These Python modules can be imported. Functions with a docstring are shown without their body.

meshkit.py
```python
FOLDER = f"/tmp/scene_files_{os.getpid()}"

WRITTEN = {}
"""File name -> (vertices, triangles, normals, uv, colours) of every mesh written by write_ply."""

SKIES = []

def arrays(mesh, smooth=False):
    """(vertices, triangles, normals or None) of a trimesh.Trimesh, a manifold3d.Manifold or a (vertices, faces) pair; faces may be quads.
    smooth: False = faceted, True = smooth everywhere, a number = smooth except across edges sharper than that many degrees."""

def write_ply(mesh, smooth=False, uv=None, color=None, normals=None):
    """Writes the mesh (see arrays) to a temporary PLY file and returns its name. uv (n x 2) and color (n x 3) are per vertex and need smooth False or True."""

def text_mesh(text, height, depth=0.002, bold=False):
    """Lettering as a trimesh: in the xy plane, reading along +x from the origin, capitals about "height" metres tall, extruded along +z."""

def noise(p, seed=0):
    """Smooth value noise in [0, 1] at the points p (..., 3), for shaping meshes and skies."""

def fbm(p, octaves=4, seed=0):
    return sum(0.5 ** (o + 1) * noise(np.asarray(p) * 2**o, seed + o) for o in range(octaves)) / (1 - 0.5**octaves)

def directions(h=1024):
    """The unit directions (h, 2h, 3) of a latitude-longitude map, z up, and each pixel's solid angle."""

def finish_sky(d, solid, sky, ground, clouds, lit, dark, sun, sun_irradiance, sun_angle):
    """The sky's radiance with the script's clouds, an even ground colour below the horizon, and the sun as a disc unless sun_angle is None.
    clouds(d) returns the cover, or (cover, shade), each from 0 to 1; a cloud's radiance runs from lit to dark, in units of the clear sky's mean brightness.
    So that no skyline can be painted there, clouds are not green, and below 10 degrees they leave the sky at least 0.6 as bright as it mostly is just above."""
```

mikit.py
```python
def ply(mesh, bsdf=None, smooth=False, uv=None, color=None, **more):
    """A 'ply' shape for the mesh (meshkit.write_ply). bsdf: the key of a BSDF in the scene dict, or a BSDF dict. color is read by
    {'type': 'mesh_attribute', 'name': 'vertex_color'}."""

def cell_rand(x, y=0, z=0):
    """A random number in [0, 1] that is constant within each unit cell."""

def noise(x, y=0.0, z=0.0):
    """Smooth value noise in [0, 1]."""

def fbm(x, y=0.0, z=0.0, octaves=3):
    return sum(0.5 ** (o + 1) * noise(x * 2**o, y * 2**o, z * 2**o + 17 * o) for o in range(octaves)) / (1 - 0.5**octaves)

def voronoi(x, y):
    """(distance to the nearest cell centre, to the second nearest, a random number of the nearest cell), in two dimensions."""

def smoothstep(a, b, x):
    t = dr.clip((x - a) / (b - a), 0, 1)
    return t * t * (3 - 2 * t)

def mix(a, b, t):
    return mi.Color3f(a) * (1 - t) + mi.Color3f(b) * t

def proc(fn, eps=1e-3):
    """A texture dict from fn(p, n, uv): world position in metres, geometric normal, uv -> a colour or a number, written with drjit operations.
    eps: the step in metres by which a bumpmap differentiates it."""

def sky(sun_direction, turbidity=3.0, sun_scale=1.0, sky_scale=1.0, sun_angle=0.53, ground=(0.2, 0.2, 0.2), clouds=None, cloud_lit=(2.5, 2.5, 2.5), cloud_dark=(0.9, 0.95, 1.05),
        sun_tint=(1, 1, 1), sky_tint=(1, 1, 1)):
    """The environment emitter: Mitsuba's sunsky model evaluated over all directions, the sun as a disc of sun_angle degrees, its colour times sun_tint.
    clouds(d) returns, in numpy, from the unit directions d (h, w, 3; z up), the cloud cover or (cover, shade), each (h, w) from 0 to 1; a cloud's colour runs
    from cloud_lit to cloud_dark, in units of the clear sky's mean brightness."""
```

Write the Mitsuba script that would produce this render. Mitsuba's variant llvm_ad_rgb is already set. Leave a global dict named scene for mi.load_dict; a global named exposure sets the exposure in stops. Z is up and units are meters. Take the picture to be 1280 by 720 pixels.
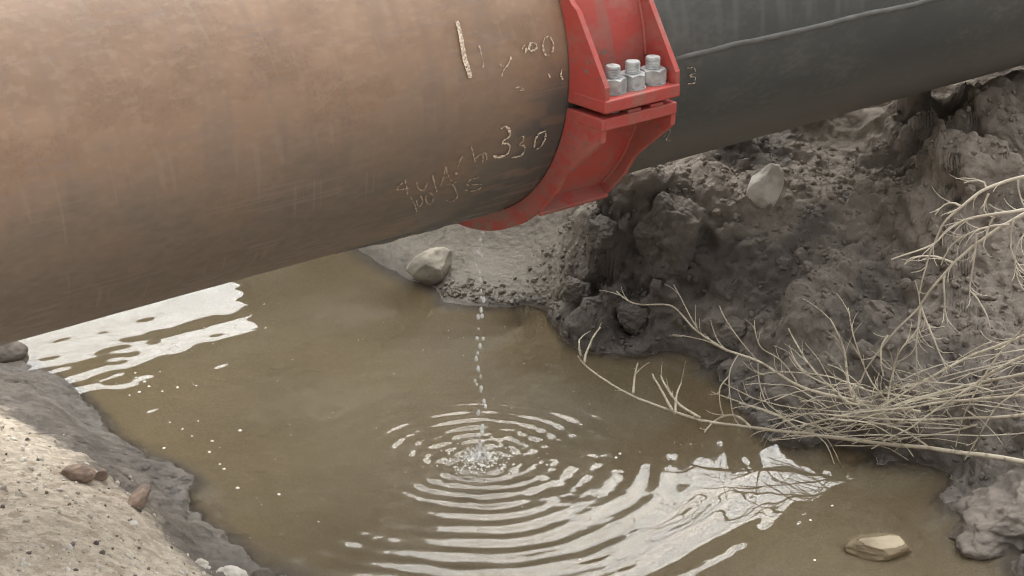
import math, random
import numpy as np, trimesh, mitsuba as mi, drjit as dr
import mikit, meshkit
from scipy.interpolate import RBFInterpolator, PchipInterpolator
from shapely.geometry import Polygon, Point, box as sbox
from shapely.ops import unary_union

scene, labels = {}, {}
T = mi.ScalarTransform4f

# ---------------------------------------------------------------- camera, sky, exposure
PITCH = 0.38716
CAM_H = 2.0
scene['camera'] = {
    'type': 'perspective', 'fov': 2 * math.degrees(math.atan(640 / 2350)), 'fov_axis': 'x',
    'near_clip': 0.05, 'far_clip': 400.0,
    'to_world': T().look_at(origin=[0, 0, CAM_H], target=[0, math.cos(PITCH), CAM_H - math.sin(PITCH)], up=[0, 0, 1])}
SUN = np.array([0.14, 0.78, 0.70])          # behind thin cloud beyond the pipe
SUN_DIR = SUN / np.linalg.norm(SUN)


def cloud_cover(d):
    # a closed cloud layer glowing widely round the hidden sun, softly mottled
    el = np.clip(d[..., 2], 0, 1)
    m = meshkit.fbm(d / (0.25 + el[..., None]) * 1.6 + 5.0, 4, 3)
    ang = np.degrees(np.arccos(np.clip(d @ SUN_DIR, -1, 1)))
    t = np.clip((ang - 16) / 44, 0, 1)
    glow = 1 - t * t * (3 - 2 * t)
    shade = 1 - glow - 0.32 * el ** 1.5 * (1 - glow) + 0.15 * (m - 0.5)      # an overcast sky is brightest overhead
    return np.ones(el.shape), np.clip(shade, 0, 1)


scene['sky'] = mikit.sky(SUN, turbidity=4, sun_scale=0.06, sun_angle=26, clouds=cloud_cover,
                         cloud_lit=(20.0, 20.0, 19.5), cloud_dark=(1.0, 1.02, 1.05), ground=(0.2, 0.18, 0.15))
exposure = 1.7

# ---------------------------------------------------------------- helpers
rng = np.random.default_rng(7)


def entry(name, mesh, mat, parent=None, smooth=False, **more):
    key = name if parent is None else parent + '__' + name
    if key in scene:
        k = 1
        while f'{key}_{k:03d}' in scene:
            k += 1
        key = f'{key}_{k:03d}'
    scene[key] = mikit.ply(mesh, mat, smooth=smooth, **more)
    return key


THINGS = set()


def thing(name, label, category, group=None):
    key, k = name, 0
    while key in THINGS or key in scene:
        k += 1
        key = f'{name}_{k:03d}'
    THINGS.add(key)
    labels[key] = {'label': label, 'category': category}
    if group:
        labels[key]['group'] = group
    return key


def single(name, mesh, mat, label, category, group=None, smooth=False, kind=None):
    key = thing(name, label, category, group)
    if kind:
        labels[key]['kind'] = kind
    scene[key] = mikit.ply(mesh, mat, smooth=smooth)
    return key


def cat(ms):
    return trimesh.util.concatenate(ms)


def tube(pts, r0, r1, sides=6, step=0.012, jitter=0.0, seed=0):
    pts = np.asarray(pts, float)
    if len(pts) == 2:
        pts = np.array([pts[0], (pts[0] + pts[1]) / 2, pts[1]])
    t = np.r_[0, np.cumsum(np.linalg.norm(np.diff(pts, axis=0), axis=1))]
    L = t[-1]
    n = max(4, int(L / step))
    u = np.linspace(0, L, n)
    p = np.stack([PchipInterpolator(t, pts[:, k])(u) for k in range(3)], 1)
    if jitter:
        for k in range(3):
            p[:, k] += jitter * (meshkit.fbm(np.stack([u * 9, u * 0 + k * 7 + seed, u * 0 + seed * 3.3], 1), 3) - 0.5)
    d = np.gradient(p, axis=0)
    d /= np.linalg.norm(d, axis=1, keepdims=True) + 1e-9
    a = np.cross(d, [0.31, 0.2, 0.93])
    a /= np.linalg.norm(a, axis=1, keepdims=True) + 1e-9
    b = np.cross(d, a)
    r = (r0 + (r1 - r0) * (u / L) ** 0.8)[:, None, None]
    th = np.arange(sides) * 2 * np.pi / sides
    ring = p[:, None] + r * (a[:, None] * np.cos(th)[None, :, None] + b[:, None] * np.sin(th)[None, :, None])
    v = np.vstack([ring.reshape(-1, 3), p[:1], p[-1:]])
    f = []
    for i in range(n - 1):
        for j in range(sides):
            q = (j + 1) % sides
            f += [[i * sides + j, (i + 1) * sides + j, (i + 1) * sides + q], [i * sides + j, (i + 1) * sides + q, i * sides + q]]
    for j in range(sides):
        q = (j + 1) % sides
        f += [[n * sides, j, q], [n * sides + 1, (n - 1) * sides + q, (n - 1) * sides + j]]
    return trimesh.Trimesh(v, f, process=False), p


def rock(size, seed, sub=3, cuts=7, rough=0.10, yaw=None, freq=1.6):
    r = np.random.default_rng(seed)
    m = trimesh.creation.icosphere(sub)
    v = np.array(m.vertices)
    for _ in range(cuts):
        d = r.normal(size=3)
        d /= np.linalg.norm(d)
        h = r.uniform(0.62, 0.85)
        over = np.maximum(v @ d - h, 0)
        v -= over[:, None] * d * 0.9
    nrm = np.array(m.vertices)
    v += nrm * (rough * 2 * (meshkit.fbm(v * freq + seed * 3.7, 4, seed) - 0.5))[:, None]
    v *= np.asarray(size)
    a = r.uniform(0, 6.28) if yaw is None else yaw
    c, s = math.cos(a), math.sin(a)
    v = v @ np.array([[c, s, 0], [-s, c, 0], [0, 0, 1]])
    return trimesh.Trimesh(v, m.faces, process=False)


def moved(m, p):
    m = m.copy()
    m.apply_translation(p)
    return m


# ---------------------------------------------------------------- the pipe frame: X along the pipe, Y away from the viewer, Z up
YAW, PIPE_D, PIPE_Z, R, S0, CW = 0.88864, 3.049, 0.993, 0.3607, 2.325, 0.197
AX = np.array([math.sin(YAW), math.cos(YAW), 0.0])
NY = np.array([-math.cos(YAW), math.sin(YAW), 0.0])
ORG = NY * PIPE_D + np.array([0, 0, PIPE_Z])


def to_world(m):
    m = m.copy()
    M = np.eye(4)
    M[:3, 0], M[:3, 1], M[:3, 2], M[:3, 3] = AX, NY, [0, 0, 1], ORG
    m.apply_transform(M)
    return m


def frame_uv(p):
    """along-pipe distance and angle in degrees (0 = level, towards the viewer; 90 = top) of world points, in drjit"""
    s = p.x * float(AX[0]) + p.y * float(AX[1])
    y = p.x * float(NY[0]) + p.y * float(NY[1]) - PIPE_D
    z = p.z - PIPE_Z
    return s, dr.atan2(z, -y) * 57.29578


# ---------------------------------------------------------------- measured points (metres)
TERRAIN = [[-0.072, 4.088, -0.12], [-0.5, 4.426, -0.12], [-0.757, 4.787, -0.12], [0.123, 4.332, -0.12], [0.415, 4.152, -0.12], [-0.072, 3.681, -0.12], [-0.315, 4.842, -0.12], [0.022, 4.732, -0.12], [-0.363, 3.985, -0.12], [-0.573, 4.152, -0.12], [-0.977, 4.525, -0.12], [0.203, 3.828, -0.12], [-0.615, 5.137, -0.12], [0.3, 4.575, -0.12], [-0.257, 3.791, -0.12], [0.642, 3.693, -0.045], [0.834, 3.767, -0.045], [0.708, 3.551, -0.045], [0.519, 3.418, -0.045], [0.84, 3.517, -0.045], [0.664, 3.844, -0.045], [0.394, 3.517, -0.045], [-1.173, 4.316, 0.0], [-0.964, 3.979, 0.0], [-0.733, 3.778, 0.0], [-0.666, 3.576, 0.0], [-0.516, 3.407, 0.0], [-0.401, 3.336, 0.0], [-1.331, 4.464, 0.0], [-0.449, 5.187, 0.0], [-0.308, 4.965, 0.0], [-0.21, 4.8, 0.0], [0.0, 4.76, 0.0], [0.109, 4.698, 0.0], [0.257, 4.611, 0.0], [0.395, 4.454, 0.0], [0.505, 4.316, 0.0], [0.567, 4.065, 0.0], [0.671, 3.917, 0.0], [0.845, 3.845, 0.0], [0.982, 3.798, 0.0], [0.926, 3.576, 0.0], [1.061, 3.391, 0.0], [-1.229, 4.1, 0.1], [-1.115, 3.946, 0.11], [-0.992, 3.8, 0.09], [-0.853, 3.636, 0.085], [-0.715, 3.485, 0.07], [-0.571, 3.339, 0.04], [-1.103, 3.639, 0.2], [-0.979, 3.545, 0.19], [-0.865, 3.475, 0.17], [-0.738, 3.323, 0.16], [-0.613, 3.219, 0.11], [-0.485, 3.295, 0.025], [-1.009, 3.289, 0.25], [-0.806, 3.081, 0.26], [-0.876, 2.791, 0.33], [-0.694, 2.892, 0.27], [-0.812, 2.553, 0.37], [-0.578, 2.639, 0.3], [-0.417, 2.888, 0.14], [-0.218, 3.136, -0.02], [0.097, 3.26, -0.1], [0.418, 3.229, -0.08], [0.728, 3.193, -0.02], [0.967, 3.059, 0.1], [-0.231, 5.051, 0.04], [-0.09, 4.901, 0.05], [0.022, 4.889, 0.055], [0.11, 4.792, 0.07], [-0.092, 5.076, 0.08], [0.046, 5.023, 0.1], [-0.235, 5.175, 0.055], [-0.351, 5.142, 0.03], [-0.093, 5.141, 0.13], [0.129, 4.662, 0.02], [0.213, 4.601, 0.025], [0.316, 4.537, 0.025], [0.394, 4.46, 0.02], [0.487, 4.348, 0.03], [0.162, 4.759, 0.2], [0.202, 4.697, 0.28], [0.235, 4.66, 0.345], [0.281, 4.622, 0.385], [0.333, 4.633, 0.39], [0.389, 4.649, 0.38], [0.462, 4.665, 0.37], [0.546, 4.665, 0.37], [0.232, 4.827, 0.3], [0.262, 4.977, 0.33], [0.265, 4.79, 0.365], [0.295, 4.94, 0.395], [0.311, 4.752, 0.405], [0.341, 4.902, 0.435], [0.363, 4.763, 0.41], [0.393, 4.913, 0.44], [0.419, 4.779, 0.4], [0.449, 4.929, 0.43], [0.492, 4.795, 0.39], [0.522, 4.945, 0.42], [0.576, 4.795, 0.39], [0.606, 4.945, 0.42], [0.149, 4.771, 0.09], [0.188, 4.683, 0.16], [0.23, 4.581, 0.2], [0.283, 4.571, 0.17], [0.335, 4.568, 0.16], [0.373, 4.521, 0.19], [0.435, 4.521, 0.19], [0.508, 4.521, 0.19], [0.438, 4.522, 0.1], [0.493, 4.442, 0.1], [0.369, 4.562, 0.06], [0.297, 4.593, 0.07], [0.224, 4.628, 0.09], [0.174, 4.713, 0.05], [0.537, 4.501, 0.187], [0.641, 4.545, 0.281], [0.68, 4.72, 0.351], [0.741, 4.524, 0.289], [0.766, 4.729, 0.359], [0.907, 4.965, 0.406], [1.047, 5.141, 0.445], [0.794, 4.942, 0.39], [0.682, 4.919, 0.374], [0.567, 4.862, 0.359], [0.527, 4.357, 0.07], [0.588, 4.384, 0.125], [0.632, 4.238, 0.101], [0.697, 4.131, 0.086], [0.706, 4.238, 0.187], [0.798, 4.194, 0.164], [0.878, 4.087, 0.148], [0.854, 3.927, 0.078], [0.817, 4.346, 0.25], [0.929, 4.442, 0.32], [1.089, 4.742, 0.343], [0.999, 4.268, 0.281], [1.065, 4.111, 0.242], [1.03, 3.919, 0.164], [1.016, 3.815, 0.062], [1.149, 3.8, 0.14], [1.175, 3.932, 0.218], [1.23, 4.191, 0.312], [1.303, 4.507, 0.382], [1.173, 4.653, 0.374], [1.118, 3.65, 0.078], [1.138, 5.113, 0.37], [1.265, 5.436, 0.33], [1.307, 5.34, 0.31], [1.235, 4.939, 0.34], [1.14, 4.897, 0.37], [1.276, 4.962, 0.36], [1.242, 4.893, 0.56], [1.299, 4.925, 0.6], [1.396, 4.973, 0.62], [1.231, 4.72, 0.55], [1.288, 4.514, 0.54], [1.231, 4.478, 0.52], [1.253, 4.577, 0.44], [1.299, 4.514, 0.44], [1.397, 4.55, 0.56], [1.494, 4.942, 0.64]]
BRANCH = {'long': [[[1.171, 3.55, 0.14], [1.114, 3.644, 0.106], [0.917, 3.775, 0.072], [0.665, 3.895, 0.052], [0.483, 3.922, 0.06], [0.358, 3.991, 0.067], [0.249, 4.08, 0.078], [0.176, 4.194, 0.089], [0.161, 4.217, 0.1]], [[0.18, 4.179, 0.1], [0.191, 4.233, 0.125], [0.218, 4.27, 0.15]], [[0.169, 4.212, 0.1], [0.165, 4.217, 0.115], [0.166, 4.251, 0.13]], [[0.289, 4.042, 0.085], [0.295, 4.084, 0.107], [0.304, 4.113, 0.13]], [[0.375, 3.969, 0.07], [0.354, 4.021, 0.095], [0.337, 4.071, 0.12]], [[0.437, 3.945, 0.065], [0.389, 3.965, 0.092], [0.356, 4.071, 0.12]], [[0.384, 3.965, 0.07], [0.39, 4.02, 0.085], [0.402, 4.055, 0.1]], [[0.666, 3.9, 0.05], [0.598, 3.954, 0.075], [0.53, 3.946, 0.1]], [[0.555, 3.901, 0.06], [0.5, 3.995, 0.045], [0.449, 3.94, 0.03]]], 'shrub': [[[1.193, 3.7, 0.314], [1.121, 3.74, 0.273], [0.996, 3.78, 0.219], [0.868, 3.82, 0.158], [0.765, 3.86, 0.101], [0.668, 3.9, 0.05]], [[1.194, 3.68, 0.251], [1.121, 3.72, 0.226], [0.994, 3.76, 0.197], [0.893, 3.8, 0.162], [0.732, 3.84, 0.117], [0.662, 3.88, 0.075]], [[1.192, 3.66, 0.224], [1.121, 3.708, 0.191], [1.025, 3.756, 0.158], [0.867, 3.804, 0.128], [0.686, 3.852, 0.117], [0.59, 3.9, 0.083]], [[1.196, 3.75, 0.405], [1.121, 3.772, 0.35], [1.04, 3.794, 0.3], [0.937, 3.816, 0.228], [0.835, 3.838, 0.144], [0.768, 3.86, 0.091]], [[0.827, 3.9, 0.122], [0.754, 3.925, 0.128], [0.66, 3.95, 0.149], [0.572, 3.975, 0.193], [0.505, 4.0, 0.208], [0.427, 4.025, 0.256], [0.364, 4.05, 0.308], [0.291, 4.075, 0.298], [0.243, 4.1, 0.32]], [[0.927, 3.85, 0.126], [0.862, 3.87, 0.128], [0.787, 3.89, 0.129], [0.73, 3.91, 0.168], [0.671, 3.93, 0.223], [0.632, 3.95, 0.293]], [[0.8, 3.9, 0.122], [0.774, 3.917, 0.165], [0.759, 3.933, 0.238], [0.727, 3.95, 0.314]], [[1.188, 3.7, 0.361], [1.083, 3.725, 0.303], [0.971, 3.75, 0.204], [0.877, 3.775, 0.113], [0.814, 3.8, 0.06]], [[1.18, 3.65, 0.309], [1.054, 3.667, 0.234], [1.015, 3.683, 0.139], [0.998, 3.7, 0.081]], [[1.119, 3.72, 0.409], [1.045, 3.727, 0.302], [0.997, 3.733, 0.173], [0.988, 3.74, 0.09]], [[1.044, 3.8, 0.12], [0.927, 3.83, 0.075], [0.807, 3.86, 0.054], [0.682, 3.89, 0.076], [0.536, 3.92, 0.112], [0.464, 3.95, 0.129]], [[0.977, 3.84, 0.161], [0.838, 3.875, 0.164], [0.714, 3.91, 0.188], [0.619, 3.945, 0.182], [0.541, 3.98, 0.145]], [[0.894, 3.86, 0.111], [0.809, 3.88, 0.202], [0.78, 3.9, 0.273], [0.76, 3.92, 0.353]], [[0.852, 3.84, 0.131], [0.862, 3.847, 0.257], [0.909, 3.853, 0.352], [0.894, 3.86, 0.445]], [[1.059, 3.76, 0.238], [0.897, 3.808, 0.176], [0.765, 3.855, 0.123], [0.635, 3.902, 0.111], [0.491, 3.95, 0.149]], [[0.936, 3.78, 0.07], [0.829, 3.807, 0.117], [0.725, 3.833, 0.114], [0.623, 3.86, 0.06]]], 'twigs': [[[0.431, 4.06, 0.245], [0.4, 4.07, 0.306], [0.378, 4.08, 0.345]], [[0.509, 4.03, 0.195], [0.436, 4.04, 0.221], [0.376, 4.05, 0.227]], [[0.529, 4.02, 0.191], [0.508, 3.997, 0.144], [0.518, 3.973, 0.068], [0.537, 3.95, 0.04]], [[0.575, 4.0, 0.181], [0.595, 3.975, 0.096], [0.644, 3.95, 0.067]], [[0.663, 3.97, 0.14], [0.622, 3.977, 0.198], [0.574, 3.983, 0.236], [0.561, 3.99, 0.293]], [[0.575, 4.0, 0.181], [0.532, 4.013, 0.233], [0.493, 4.027, 0.288], [0.484, 4.04, 0.312]], [[0.734, 3.93, 0.159], [0.685, 3.95, 0.17], [0.638, 3.97, 0.221]], [[0.508, 4.0, 0.142], [0.487, 3.985, 0.112], [0.497, 3.97, 0.057]]], 'arch': [[[1.165, 3.75, 0.69], [1.089, 3.764, 0.636], [1.018, 3.778, 0.575], [0.96, 3.791, 0.512], [0.921, 3.805, 0.449], [0.897, 3.819, 0.401], [0.84, 3.832, 0.324], [0.792, 3.846, 0.224], [0.78, 3.86, 0.149]], [[1.15, 3.72, 0.753], [1.072, 3.733, 0.727], [1.0, 3.747, 0.696], [0.954, 3.76, 0.652], [0.922, 3.773, 0.602], [0.898, 3.787, 0.514], [0.889, 3.8, 0.432]], [[1.152, 3.7, 0.679], [1.074, 3.713, 0.665], [0.981, 3.727, 0.644], [0.928, 3.74, 0.611], [0.9, 3.753, 0.571], [0.852, 3.767, 0.544], [0.817, 3.78, 0.524]], [[1.06, 3.76, 0.614], [0.977, 3.773, 0.587], [0.944, 3.787, 0.549], [0.933, 3.8, 0.503]], [[1.156, 3.7, 0.645], [1.076, 3.7, 0.613], [1.064, 3.7, 0.564], [1.099, 3.7, 0.473]], [[1.001, 3.75, 0.695], [0.988, 3.755, 0.713], [0.953, 3.76, 0.708]], [[1.008, 3.75, 0.69], [1.0, 3.745, 0.65], [1.021, 3.74, 0.631]], [[1.069, 3.76, 0.625], [1.065, 3.75, 0.572], [1.096, 3.74, 0.512]], [[0.997, 3.77, 0.589], [0.994, 3.763, 0.522], [0.987, 3.755, 0.469], [1.004, 3.748, 0.45], [1.038, 3.74, 0.374]], [[0.945, 3.8, 0.488], [0.942, 3.79, 0.436], [0.951, 3.78, 0.372]], [[0.897, 3.82, 0.395], [0.895, 3.81, 0.313], [0.911, 3.8, 0.204]], [[0.902, 3.82, 0.401], [0.939, 3.81, 0.313], [0.963, 3.8, 0.263]], [[0.962, 3.8, 0.509], [0.903, 3.803, 0.524], [0.865, 3.807, 0.519], [0.853, 3.81, 0.503]], [[0.954, 3.76, 0.652], [0.935, 3.765, 0.658], [0.904, 3.77, 0.632]], [[0.839, 3.83, 0.325], [0.822, 3.82, 0.289], [0.832, 3.81, 0.234]], [[1.052, 3.72, 0.727], [1.064, 3.715, 0.684], [1.076, 3.71, 0.665]], [[1.02, 3.73, 0.652], [1.006, 3.725, 0.609], [1.0, 3.72, 0.575]]]}
CHALK = [(9.0, [[2.0751, 24.1905], [2.0756, 20.239], [2.0747, 16.543], [2.0748, 13.2993], [2.079, 10.4042], [2.0836, 7.0153]]), (1.5, [[2.1129, 16.0112], [2.1144, 13.1763], [2.1173, 10.3], [2.1126, 9.2112]]), (1.5, [[2.1535, 10.5481], [2.1579, 8.7343], [2.1667, 8.3088]]), (1.8, [[2.184, 10.8643], [2.1761, 8.716], [2.1628, 7.183], [2.1573, 5.3444]]), (1.8, [[2.2121, 12.2033], [2.22, 13.1324], [2.2218, 11.9493], [2.2177, 10.9196], [2.2263, 11.8317], [2.2354, 13.1129]]), (2.2, [[2.2481, 12.022], [2.2462, 11.4538], [2.2421, 11.1064], [2.2371, 11.0735], [2.2323, 11.3633], [2.2292, 11.8969], [2.2286, 12.5309], [2.2305, 13.0961], [2.2346, 13.4422], [2.2397, 13.4768], [2.2444, 13.1901], [2.2474, 12.6577], [2.2481, 12.022]]), (2.4, [[2.2894, 11.1391], [2.2864, 9.7796], [2.2807, 8.8735], [2.2739, 8.6685], [2.2677, 9.2188], [2.2638, 10.3715], [2.2634, 11.8137], [2.2667, 13.1607], [2.2726, 14.0566], [2.2795, 14.2641], [2.2855, 13.7263], [2.2891, 12.5837], [2.2894, 11.1391]]), (3.0, [[2.1581, -11.1802], [2.1685, -10.7848], [2.1819, -12.6215], [2.1841, -14.4366], [2.1698, -15.9278], [2.1676, -16.5189], [2.1822, -17.0499], [2.1911, -18.7514], [2.1917, -20.8916], [2.1761, -21.7261], [2.1522, -20.4357]]), (2.4, [[2.2103, -16.0259], [2.2193, -15.7848], [2.2239, -17.3083], [2.2152, -18.7189], [2.2286, -19.6888], [2.2336, -21.554], [2.2264, -23.4826], [2.2039, -23.1965]]), (2.4, [[2.259, -21.564], [2.2551, -18.5607], [2.2624, -16.18], [2.2749, -16.0545], [2.2806, -18.5585], [2.2765, -21.505], [2.2653, -22.2951]]), (1.5, [[2.0909, -14.8741], [2.1024, -18.8785], [2.1159, -23.2035]]), (1.5, [[2.108, -20.0196], [2.1202, -18.6335], [2.1294, -22.2904]]), (1.5, [[2.1244, -20.304], [2.1275, -18.4502], [2.1391, -21.7103]]), (1.5, [[2.0735, -17.5586], [2.0689, -20.4803], [2.0678, -24.1676], [2.0863, -23.5809]]), (1.5, [[2.0385, -27.4661], [2.0381, -23.4128], [2.0346, -19.4879], [2.0468, -23.2875], [2.064, -26.7873]]), (1.4, [[2.0362, -24.8128], [2.0531, -24.289]]), (1.6, [[2.0078, -21.686], [2.0202, -25.7524], [2.0351, -29.9797]]), (1.5, [[1.9745, -23.1716], [1.987, -26.824], [1.9992, -27.7661], [2.0007, -24.7779]]), (1.5, [[1.9454, -21.2539], [1.9289, -24.3767], [1.9603, -25.0062]]), (1.6, [[1.9435, -20.9437], [1.9525, -24.6639], [1.9598, -27.7764]]), (1.5, [[1.9696, -29.0284], [1.9872, -32.9582], [2.0078, -38.1002]]), (1.5, [[2.0067, -32.8046], [2.0092, -34.1859], [2.0092, -35.1227], [2.0063, -35.3171], [2.0014, -34.705], [1.996, -33.4884], [1.9916, -32.0356], [1.9896, -30.739], [1.9901, -29.9133], [1.9931, -29.7448], [1.9976, -30.2711], [2.0025, -31.3772], [2.0067, -32.8046]]), (1.6, [[2.0332, -32.9986], [2.0357, -34.4631], [2.0349, -35.426], [2.0308, -35.5756], [2.0245, -34.8624], [2.0179, -33.5246], [2.0129, -31.9673], [2.0109, -30.6071], [2.0123, -29.769], [2.0165, -29.6392], [2.0223, -30.2468], [2.0283, -31.4606], [2.0332, -32.9986]]), (1.6, [[2.0665, -27.9437], [2.0837, -31.4932], [2.099, -36.1685], [2.091, -37.6513], [2.0724, -35.3529]]), (1.6, [[2.0528, -27.8494], [2.0813, -27.8207]]), (1.7, [[2.136, -28.425], [2.1131, -28.4618], [2.1078, -30.1251], [2.1277, -31.3524], [2.148, -32.0503], [2.1526, -34.3573], [2.133, -34.5635], [2.1116, -32.8717]]), (2.0, [[2.272, 3.2125], [2.2765, 1.6205]]), (2.0, [[2.3069, 3.5189], [2.3034, 1.8483], [2.3097, 0.1862]]), (1.6, [[2.1879, 1.0163], [2.1995, 1.0745], [2.2094, -0.191], [2.1956, 0.0155]])]
CHALK_RIGHT = [(1.8, [[2.6455, -5.5982], [2.6664, -5.9164], [2.6729, -7.7872], [2.6576, -8.4711], [2.6755, -9.8581], [2.6758, -11.6031], [2.6545, -11.2441]]), (1.5, [[2.6407, -32.5641], [2.6371, -28.6154], [2.6519, -30.3449], [2.6523, -33.8881], [2.6728, -35.6755]])]
FOAM = [[-0.955, 4.333], [-0.948, 4.304], [-0.922, 4.28], [-0.906, 4.252], [-0.924, 4.22], [-0.868, 4.224], [-0.834, 4.247], [-0.789, 4.257], [-0.945, 4.201], [-0.894, 4.343], [-0.82, 4.05], [-0.784, 4.015], [-0.753, 4.058], [-0.704, 3.952], [-0.702, 3.895], [-0.669, 3.835], [-0.656, 3.811], [-0.613, 3.72], [-0.66, 4.619], [-0.684, 4.786], [-0.811, 3.915], [-0.755, 3.977], [-0.646, 4.007], [-0.517, 3.69], [-0.418, 3.567], [0.693, 3.977], [0.645, 3.574], [0.629, 3.405], [0.24, 3.867], [0.25, 3.887], [0.365, 3.867], [0.108, 4.674], [0.54, 3.682], [0.702, 3.638]]

# ---------------------------------------------------------------- materials
fbm, noise, smoothstep, mix = mikit.fbm, mikit.noise, mikit.smoothstep, mikit.mix


def bsdf(name, color, roughness=0.8, bump=None, bump_scale=1.0, eps=1e-3, two=True, **more):
    b = {'type': 'principled', 'base_color': color if isinstance(color, dict) else {'type': 'rgb', 'value': list(color)},
         'roughness': roughness if isinstance(roughness, dict) else float(roughness), **more}
    if bump is not None:
        b = {'type': 'bumpmap', 'arbitrary': mikit.proc(bump, eps), 'scale': float(bump_scale), 'bsdf': b}
    scene[name] = {'type': 'twosided', 'bsdf': b} if two else b


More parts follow.
